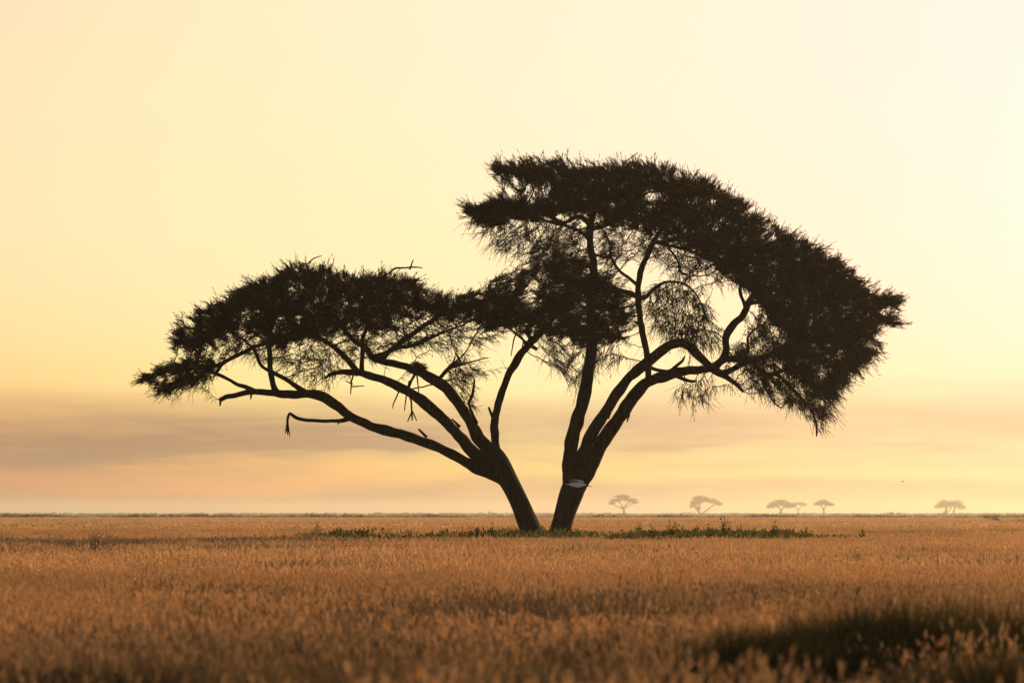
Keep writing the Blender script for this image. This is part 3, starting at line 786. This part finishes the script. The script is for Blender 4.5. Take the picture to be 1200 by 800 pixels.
# ---------------------------------------------------------------- far trees
def far_tree(px, d, label, trunks, pads, n, leaf, base=603.2, group='faint acacias on the hazy horizon'):
    """traced in photo pixels, built at distance d with real depth"""
    k = d / F
    o0 = Vector(((px - 600) * k, d, 0))
    r = empty('acacia_tree', o0); tag(r, label, 'tree', group)

    def w(x, y, dep=0): return (((x - px) * k), dep * k, (base - y) * k)
    VV = []; II = []; TT = []; off = 0
    for pts in trunks:
        path = smooth_path([(w(x, y, (i / len(pts)) * random.uniform(-5, 5)), rr * k) for i, (x, y, rr) in enumerate(pts)], 1.5 * k)
        V, ix, tot = tube(path, 7, .08, px)
        VV.append(V); II += [q + off for q in ix]; TT += list(tot); off += len(V)
    link('trunk', mesh_np('trunk', np.concatenate(VV), TT, II, smooth=True), M_bark, r)
    PP = []; LLs = []
    tot_a = sum(rx * ry for _, _, rx, ry in pads)
    for cx, cy, rx, ry in pads:
        m = int(n * rx * ry / tot_a)
        u = unit(rng.normal(size=(m, 3))) * (rng.random((m, 1)) ** .45)
        clump = np.array([noise.noise(Vector((cx + a[0] * rx * .5, a[1] * 3, cy + a[2] * ry))) for a in u]) > -.36
        u = u[clump]
        c = np.stack([(cx - px + u[:, 0] * rx) * k, u[:, 1] * rx * .85 * k, (base - cy + u[:, 2] * ry - .25 * ry * (u[:, 0] ** 2 + u[:, 1] ** 2)) * k], 1)
        PP.append(c)
    P = np.concatenate(PP); m = len(P)
    dr = unit(rng.normal(size=(m, 3)) * np.array([[1, 1, .5]]) + np.array([[0, 0, .2]]))
    L = rng.uniform(.6, 1.3, m) * leaf * k
    V = diamonds(P, dr, L, L * .45)
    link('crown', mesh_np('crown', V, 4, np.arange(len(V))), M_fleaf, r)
    return r


FD = 3800
far_tree(730.5, FD, 'faint umbrella acacia on the horizon just right of the bird, with layered crown',
         [[(731, 603.5, 1.5), (731, 597, 1.3), (728, 591, .8), (723, 586, .5)], [(731, 598, 1.1), (733, 592, .8), (739, 587, .5)], [(731, 596, .8), (720, 592, .5), (715, 589, .4)], [(732, 595, .7), (742, 590, .5)]],
         [(729, 581.5, 10, 1.9), (722, 586, 8, 1.8), (739, 585.5, 9, 1.7), (717, 589.5, 5, 1.6), (744, 588.5, 5, 1.5), (731, 584, 9, 1.2)], 4200, 1.3)
far_tree(824, FD, 'faint lopsided acacia on the horizon with one thick leaning stem and a thin one',
         [[(821, 603.5, 1.5), (818, 598, 1.2), (813, 592, .8), (811, 588, .5)], [(822, 603, 1.0), (829, 597, .8), (836, 592, .7), (840, 588, .5)], [(819, 598, .7), (820, 592, .6), (822, 586, .4)]],
         [(821, 583.5, 11, 3.0), (816, 588, 8, 3.6), (812, 592, 4.5, 3.2), (827, 586, 7, 2.6), (836, 587, 7, 3.0), (843, 590, 4.5, 2.6), (818, 595, 3.5, 3)], 4800, 1.3)
far_tree(914.5, FD, 'widest of the faint far acacias, flat dome on a short trunk beside a fainter one',
         [[(915, 603.5, 1.4), (915, 597, 1.1), (909, 592, .7), (903, 590, .5)], [(915, 598, 1), (921, 592, .7), (926, 589, .5)]],
         [(914, 589.5, 13, 3.8), (905, 592, 7, 3.4), (925, 592.5, 8, 3.2), (915, 586.8, 8, 1.5), (901, 594, 3, 1.6)], 4200, 1.3)
far_tree(935.5, 5000, 'faintest far acacia, half hidden behind the widest one',
         [[(935, 603.2, 1.1), (935, 597, .9), (930, 592, .5)], [(935, 598, .8), (940, 592, .5)]],
         [(936, 589.8, 9, 1.8), (929, 592, 5, 1.8), (941, 591, 5, 1.6)], 2200, 1.3, base=602.9)
far_tree(965, FD, 'small faint far acacia with a neat rounded umbrella crown on one trunk',
         [[(965.5, 603.5, 1.3), (965, 597, 1), (961, 591, .6), (957, 589, .4)], [(965, 597, .9), (969, 591, .6), (973, 590, .4)]],
         [(965, 588.5, 9, 3.3), (957.5, 590.5, 5, 1.8), (973, 591, 5.5, 1.8)], 2800, 1.3)
far_tree(1113.5, FD, 'faint double-domed acacia on the horizon farthest to the right',
         [[(1109, 603.5, 1.8), (1109, 598, 1.6), (1107, 592, 1)], [(1117, 603.5, 1.2), (1118, 598, 1.1), (1121, 592, .8)], [(1112, 599, .8), (1115, 594, .6)]],
         [(1113, 591.5, 17, 3.8), (1106, 588.6, 9, 3.4), (1120.5, 588.6, 9, 3.4), (1113, 590, 9, 3.4), (1100, 593, 6, 3), (1127, 594, 6, 3.2), (1108, 600.5, 4, 3.2)], 4800, 1.3)

# ---------------------------------------------------------------- scrub and bushes
def bush_pts(n, c, w_, h_, dep):
    u = unit(rng.normal(size=(n, 3))) * (rng.random((n, 1)) ** .4)
    u[:, 2] = np.abs(u[:, 2])
    return np.array(c)[None] + u * np.array([[w_, dep, h_]])


def scrub(name, d0, d1, halfw, n, h0, h1, w0, w1, leaf, per, label, bias=None):
    PP = []
    for _ in range(n):
        y = random.uniform(d0, d1); x = random.uniform(-halfw, halfw)
        q = noise.noise(Vector((x * 4.0 / halfw * 3, y * .01, 4)))
        h = h0 + (h1 - h0) * max(0, min(1, .3 + q + random.uniform(-.25, .25)))
        if bias: h *= bias(x / y * F + 600)
        w_ = random.uniform(w0, w1)
        PP.append(bush_pts(per, (x, y, 0), w_, h, w_))
    P = np.concatenate(PP); m = len(P)
    dr = unit(rng.normal(size=(m, 3)) + np.array([[0, 0, .4]]))
    L = rng.uniform(.6, 1.3, m) * leaf
    V = diamonds(P, dr, L, L * .5)
    tag(link(name, mesh_np(name, V, 4, np.arange(len(V))), M_scrub), label, 'scrub', kind='stuff')


scrub('far_scrub', 640, 760, 125, 620, .30, 1.15, .8, 2.8, .30, 70, 'low dark line of scrub where the golden grass ends', bias=lambda p: 1.0 if p < 420 else .72)
scrub('horizon_scrub', 2300, 3600, 520, 700, .5, 2.0, 3, 12, 1.2, 50, 'pale low scrub along the hazy horizon')


def bush(px, d, w_, h_, label, n, leaf):
    x = (px - 600) / F * d
    P = bush_pts(n, (0, 0, 0), w_, h_, w_ * .8)
    dr = unit(rng.normal(size=(n, 3)) + np.array([[0, 0, .5]]))
    L = rng.uniform(.6, 1.3, n) * leaf
    V = diamonds(P, dr, L, L * .5)
    b = empty('bush', (x, d, 0)); tag(b, label, 'bush', 'small bushes far out on the plain')
    link('foliage', mesh_np('foliage', V, 4, np.arange(len(V))), M_scrub, b)
    A = np.array([[0, 0, -.05]] * 6); B = P[:6] * np.array([[.7, .7, .8]])
    V, ix = prisms(A, B, np.full(6, .02 * leaf / .12), np.full(6, .008 * leaf / .12))
    link('stem', mesh_np('stem', V, 4, ix), M_twig, b)


bush(1166, 330, .62, .52, 'small dark bush in the grass below the rightmost far acacia', 420, .12)
bush(1193, 330, .72, .38, 'low dark bush in the grass at the right edge', 380, .12)
bush(1160, 430, 1.0, .62, 'pale low bush behind the small dark bush at right', 300, .16)
bush(1045, 2600, 1.9, 2.1, 'left one of two tiny bumps of bush on the horizon, right of the far trees', 300, .8)
bush(1053, 2600, 1.6, 1.6, 'right one of two tiny bumps of bush on the horizon, right of the far trees', 300, .8)

# ---------------------------------------------------------------- birds
M_white = leaf_mat('white_feathers', (.80, .80, .82), (.88, .88, .90), 14, trans=.3)
M_black = solid_mat('black_feathers', (.02, .02, .022), (.035, .033, .03), 10, rough=.8)


def bird_mesh(name, L, wing_l, wing_r, mats, bill=True):
    """one continuous bird flying towards +X; wings are lists of (x, y, z, chord) in body lengths"""
    prof = [(-.52, .00, .012), (-.42, .0, .05), (-.25, .005, .105), (-.05, .0, .135), (.12, .01, .12), (.24, .025, .08), (.33, .035, .05), (.40, .032, .045), (.45, .022, .055), (.50, .01, .045), (.54, -.005, .022)]
    if bill: prof += [(.62, -.025, .014), (.70, -.06, .010), (.76, -.10, .004)]
    sides = 10
    V = []; idx = []; tot = []; mi = []
    for x, z, r in prof:
        for k in range(sides):
            t = 2 * math.pi * k / sides
            V.append((x, r * .85 * math.cos(t), z + r * math.sin(t)))
    for i in range(len(prof) - 1):
        for k in range(sides):
            k2 = (k + 1) % sides
            idx += [i * sides + k, i * sides + k2, (i + 1) * sides + k2, (i + 1) * sides + k]; tot.append(4)
            mi.append(1 if (bill and prof[i][0] >= .38) else 0)
    idx += list(range(sides)); tot.append(sides); mi.append(0)
    idx += [(len(prof) - 1) * sides + k for k in range(sides)]; tot.append(sides); mi.append(1)
    for wing in (wing_l, wing_r):
        b = len(V)
        for x, y, z, c in wing:                      # thin lens section: lead, top, trail, under
            V += [(x + c * .5, y, z), (x + c * .1, y, z + .022 * min(1, c * 3)), (x - c * .5, y, z - .01), (x + c * .1, y, z - .012)]
        for i in range(len(wing) - 1):
            for k in range(4):
                k2 = (k + 1) % 4; q = b + i * 4
                idx += [q + k, q + k2, q + 4 + k2, q + 4 + k]; tot.append(4); mi.append(1 if (i == len(wing) - 2 or (bill and i == len(wing) - 3 and k == 2)) else 0)
        for q in (b, b + 4 * (len(wing) - 1)):
            idx += [q, q + 1, q + 2, q + 3]; tot.append(4); mi.append(0)
    b = len(V)                                        # fan tail
    V += [(-.40, -.05, .0), (-.66, -.11, .0), (-.66, .11, .0), (-.40, .05, .0), (-.40, 0, .03), (-.66, 0, .015)]
    for f in ((0, 1, 5, 4), (4, 5, 2, 3), (3, 2, 1, 0)):
        idx += [b + q for q in f]; tot.append(4); mi.append(0)
    V = np.array(V) * L
    return mesh_np(name, V, tot, idx, mi, smooth=True)


wl = [(.18, -.08, .09, .22), (.10, -.16, .13, .24), (-.04, -.30, .14, .20), (-.26, -.44, .13, .17), (-.48, -.54, .10, .13), (-.68, -.60, .07, .05)]
wr = [(.18, .08, .10, .22), (.12, .16, .22, .24), (.0, .28, .26, .20), (-.20, .40, .29, .16), (-.42, .50, .29, .12), (-.60, .56, .27, .05)]
o = link('bird', bird_mesh('bird', .50, wl, wr, None), [M_white, M_black])
o.location = pw(677.5, 568, -2.5); o.rotation_euler = (math.radians(-4), math.radians(4), math.radians(-6))
tag(o, 'white and grey bird with dark head flying in front of the right trunk', 'bird')
ws = [(.1, .06, .03, .3), (.0, .35, .16, .28), (-.2, .8, .12, .05)]
wsl = [(x, -y, z, c) for x, y, z, c in ws]
for px, py, d, L, lab in ((1058, 564, 330, .30, 'tiny dark bird in the sky left of the rightmost far acacia'),
                          (703, 603, 150, .14, 'tiny dark bird low over the plain beside the right trunk'),
                          (241, 529, 420, .22, 'tiny speck of a bird in the grey cloud far left of the tree'),
                          (401, 533, 420, .16, 'tiniest bird speck in the sky under the lowest left limb')):
    o = link('bird', bird_mesh('bird', L, wsl, ws, None, bill=False), [M_black, M_black])
    o.location = at(px, py, d); o.rotation_euler = (0, 0, math.radians(20 + px % 40))
    tag(o, lab, 'bird', 'small birds far off')

# ---------------------------------------------------------------- haze
bm = bmesh.new(); bmesh.ops.create_cube(bm, size=1)
me = bpy.data.meshes.new('haze'); bm.to_mesh(me); bm.free()
mh, nt, out = new_mat('morning_haze')
pv = nd(nt, 'ShaderNodeVolumePrincipled')
pv.inputs['Color'].default_value = (1, .95, .74, 1); pv.inputs['Density'].default_value = .00016; pv.inputs['Anisotropy'].default_value = .55
nt.links.new(pv.outputs[0], out.inputs['Volume'])
hz = link('haze', me, mh)
hz.scale = (5300, 6760, 19.2); hz.location = (0, -90 + 3380, 8.1)
tag(hz, 'thin warm morning haze over the whole plain', 'haze', kind='stuff')

# ---------------------------------------------------------------- light
SUN_EL, SUN_AZ = 12.0, 31.0
w = bpy.data.worlds.new('World'); sc.world = w; w.use_nodes = True
nt = w.node_tree; bg = nt.nodes['Background']
sky = nd(nt, 'ShaderNodeTexSky'); sky.sky_type = 'NISHITA'; sky.sun_disc = False
sky.sun_elevation = math.radians(SUN_EL); sky.sun_rotation = math.radians(SUN_AZ)
sky.altitude = 1000; sky.air_density = 1.0; sky.dust_density = 5.5; sky.ozone_density = 1
bg.inputs[1].default_value = .1
tc = nd(nt, 'ShaderNodeTexCoord'); sp = nd(nt, 'ShaderNodeSeparateXYZ'); nt.links.new(tc.outputs['Generated'], sp.inputs[0])


def mth(op, a, b=None, c=None):
    n = nd(nt, 'ShaderNodeMath', operation=op)
    for i, v in enumerate((a, b, c)):
        if v is None: continue
        if isinstance(v, (int, float)): n.inputs[i].default_value = v
        else: nt.links.new(v, n.inputs[i])
    return n.outputs[0]


def ramp(v, stops):
    r = nd(nt, 'ShaderNodeValToRGB'); nt.links.new(v, r.inputs[0])
    r.color_ramp.interpolation = 'EASE'
    e = r.color_ramp.elements
    while len(e) < len(stops): e.new(.5)
    for q, (p_, c) in zip(e, stops): q.position = p_; q.color = (c, c, c, 1)
    return r.outputs[0]


az = mth('ARCTAN2', sp.outputs[0], sp.outputs[1])
el = sp.outputs[2]


def wnoise(sx, sz, ox, det=3, rough=.5):
    cb = nd(nt, 'ShaderNodeCombineXYZ')
    nt.links.new(mth('MULTIPLY_ADD', az, sx, ox), cb.inputs[0]); nt.links.new(mth('MULTIPLY', el, sz), cb.inputs[1])
    t = nd(nt, 'ShaderNodeTexNoise'); t.inputs['Scale'].default_value = 1; t.inputs['Detail'].default_value = det; t.inputs['Roughness'].default_value = rough
    nt.links.new(cb.outputs[0], t.inputs['Vector'])
    return t.outputs['Fac']


# low stratus bank: its height wavers with azimuth, thins towards the sun
n_big = wnoise(9, 40, 2.3, 2)
n_med = wnoise(20, 130, 7.7, 4, .5)
n_fin = wnoise(60, 620, 1.2, 3, .5)
elw = mth('ADD', el, mth('MULTIPLY_ADD', n_big, .016, -.008))
elw = mth('ADD', elw, mth('MULTIPLY_ADD', n_med, .010, -.005))
elw = mth('ADD', elw, mth('MULTIPLY_ADD', az, -.022, .0045))
band = ramp(mth('MULTIPLY', elw, 25), [(0, 1.0), (.24, 1.0), (.36, .30), (.46, .55), (.55, 1.0), (.66, .95), (1.0, 0)])
thin = mth('SUBTRACT', .86, mth('MULTIPLY', az, 1.1))
mask = mth('MULTIPLY', band, thin)
mask = mth('MULTIPLY', mask, mth('MULTIPLY_ADD', n_med, 1.4, .30))
mask = mth('MINIMUM', mth('MAXIMUM', mth('MULTIPLY', mask, mth('MULTIPLY_ADD', n_fin, .5, .75)), 0), 1)
# warm the clear sky: channel curves over the Nishita radiance (input scaled so that 1 = 30 sky units)
CS = 30.0
pre = nd(nt, 'ShaderNodeMix', data_type='RGBA', blend_type='MULTIPLY'); pre.inputs[0].default_value = 1
nt.links.new(sky.outputs[0], pre.inputs[6]); pre.inputs[7].default_value = (1 / CS, 1 / CS, 1 / CS, 1)
cv = nd(nt, 'ShaderNodeRGBCurve'); nt.links.new(pre.outputs[2], cv.inputs['Color'])
cv.mapping.use_clip = False; cv.mapping.extend = 'EXTRAPOLATED'
for ch, pts in enumerate(([(0, 0), (.2, .13), (.45, .52), (.73, 1.02), (1.08, 1.12), (1.73, 1.3), (3, 1.6)],
                          [(0, 0), (.26, .17), (.5, .53), (.72, .82), (.99, .91), (1.45, .955), (3, 1.3)],
                          [(0, 0), (.24, .20), (.33, .30), (.48, .46), (.59, .51), (.75, .64), (1.02, .79), (3, 1.2)])):
    c = cv.mapping.curves[ch]
    while len(c.points) < len(pts): c.points.new(.5, .5)
    for q, (a, b_) in zip(c.points, pts): q.location = (a / 3, b_ / 3); q.handle_type = 'AUTO_CLAMPED'
cv.mapping.update()
post = nd(nt, 'ShaderNodeMix', data_type='RGBA', blend_type='MULTIPLY'); post.inputs[0].default_value = 1
nt.links.new(cv.outputs[0], post.inputs[6]); post.inputs[7].default_value = (CS, CS, CS, 1)
cm = nd(nt, 'ShaderNodeMix', data_type='RGBA'); nt.links.new(mask, cm.inputs[0])
nt.links.new(post.outputs[2], cm.inputs[6])
cl = nd(nt, 'ShaderNodeMix', data_type='RGBA')          # the bank glows warmer towards the sun
nt.links.new(ramp(mth('MULTIPLY_ADD', az, 3.2, .40), [(0, 0), (1, 1)]), cl.inputs[0])
cl.inputs[6].default_value = (4.5, 2.75, 1.55, 1); cl.inputs[7].default_value = (9.9, 6.2, 3.4, 1)
nt.links.new(cl.outputs[2], cm.inputs[7])
nt.links.new(cm.outputs[2], bg.inputs[0])

sl = bpy.data.lights.new('sun', 'SUN'); so = bpy.data.objects.new('sun', sl); COL.objects.link(so)
sl.energy = 3.4; sl.color = (1, .70, .40); sl.angle = math.radians(2.0)
sv = Vector((math.sin(math.radians(SUN_AZ)) * math.cos(math.radians(SUN_EL)), math.cos(math.radians(SUN_AZ)) * math.cos(math.radians(SUN_EL)), math.sin(math.radians(SUN_EL))))
so.rotation_euler = sv.to_track_quat('Z', 'Y').to_euler(); so.location = sv * 60

# ---------------------------------------------------------------- camera
cd = bpy.data.cameras.new('camera'); cam = bpy.data.objects.new('camera', cd); COL.objects.link(cam)
cam.location = (0, 0, H); cam.rotation_euler = (math.pi / 2, 0, 0)
cd.sensor_width = 36; cd.lens = 36 * D / 26.5
cd.shift_y = (HOR - 400) / 1200
cd.clip_start = .1; cd.clip_end = 20000
cd.dof.use_dof = True; cd.dof.focus_distance = 99.5; cd.dof.aperture_fstop = 5.0
sc.camera = cam

sc.view_settings.view_transform = 'Standard'; sc.view_settings.look = 'None'
sc.view_settings.exposure = 0; sc.view_settings.gamma = 1; sc.view_settings.use_curve_mapping = False
sc.render.engine = 'CYCLES'
sc.cycles.max_bounces = 8; sc.cycles.transmission_bounces = 6; sc.cycles.diffuse_bounces = 4; sc.cycles.volume_bounces = 1
sc.cycles.use_denoising = True
sc.cycles.use_adaptive_sampling = False
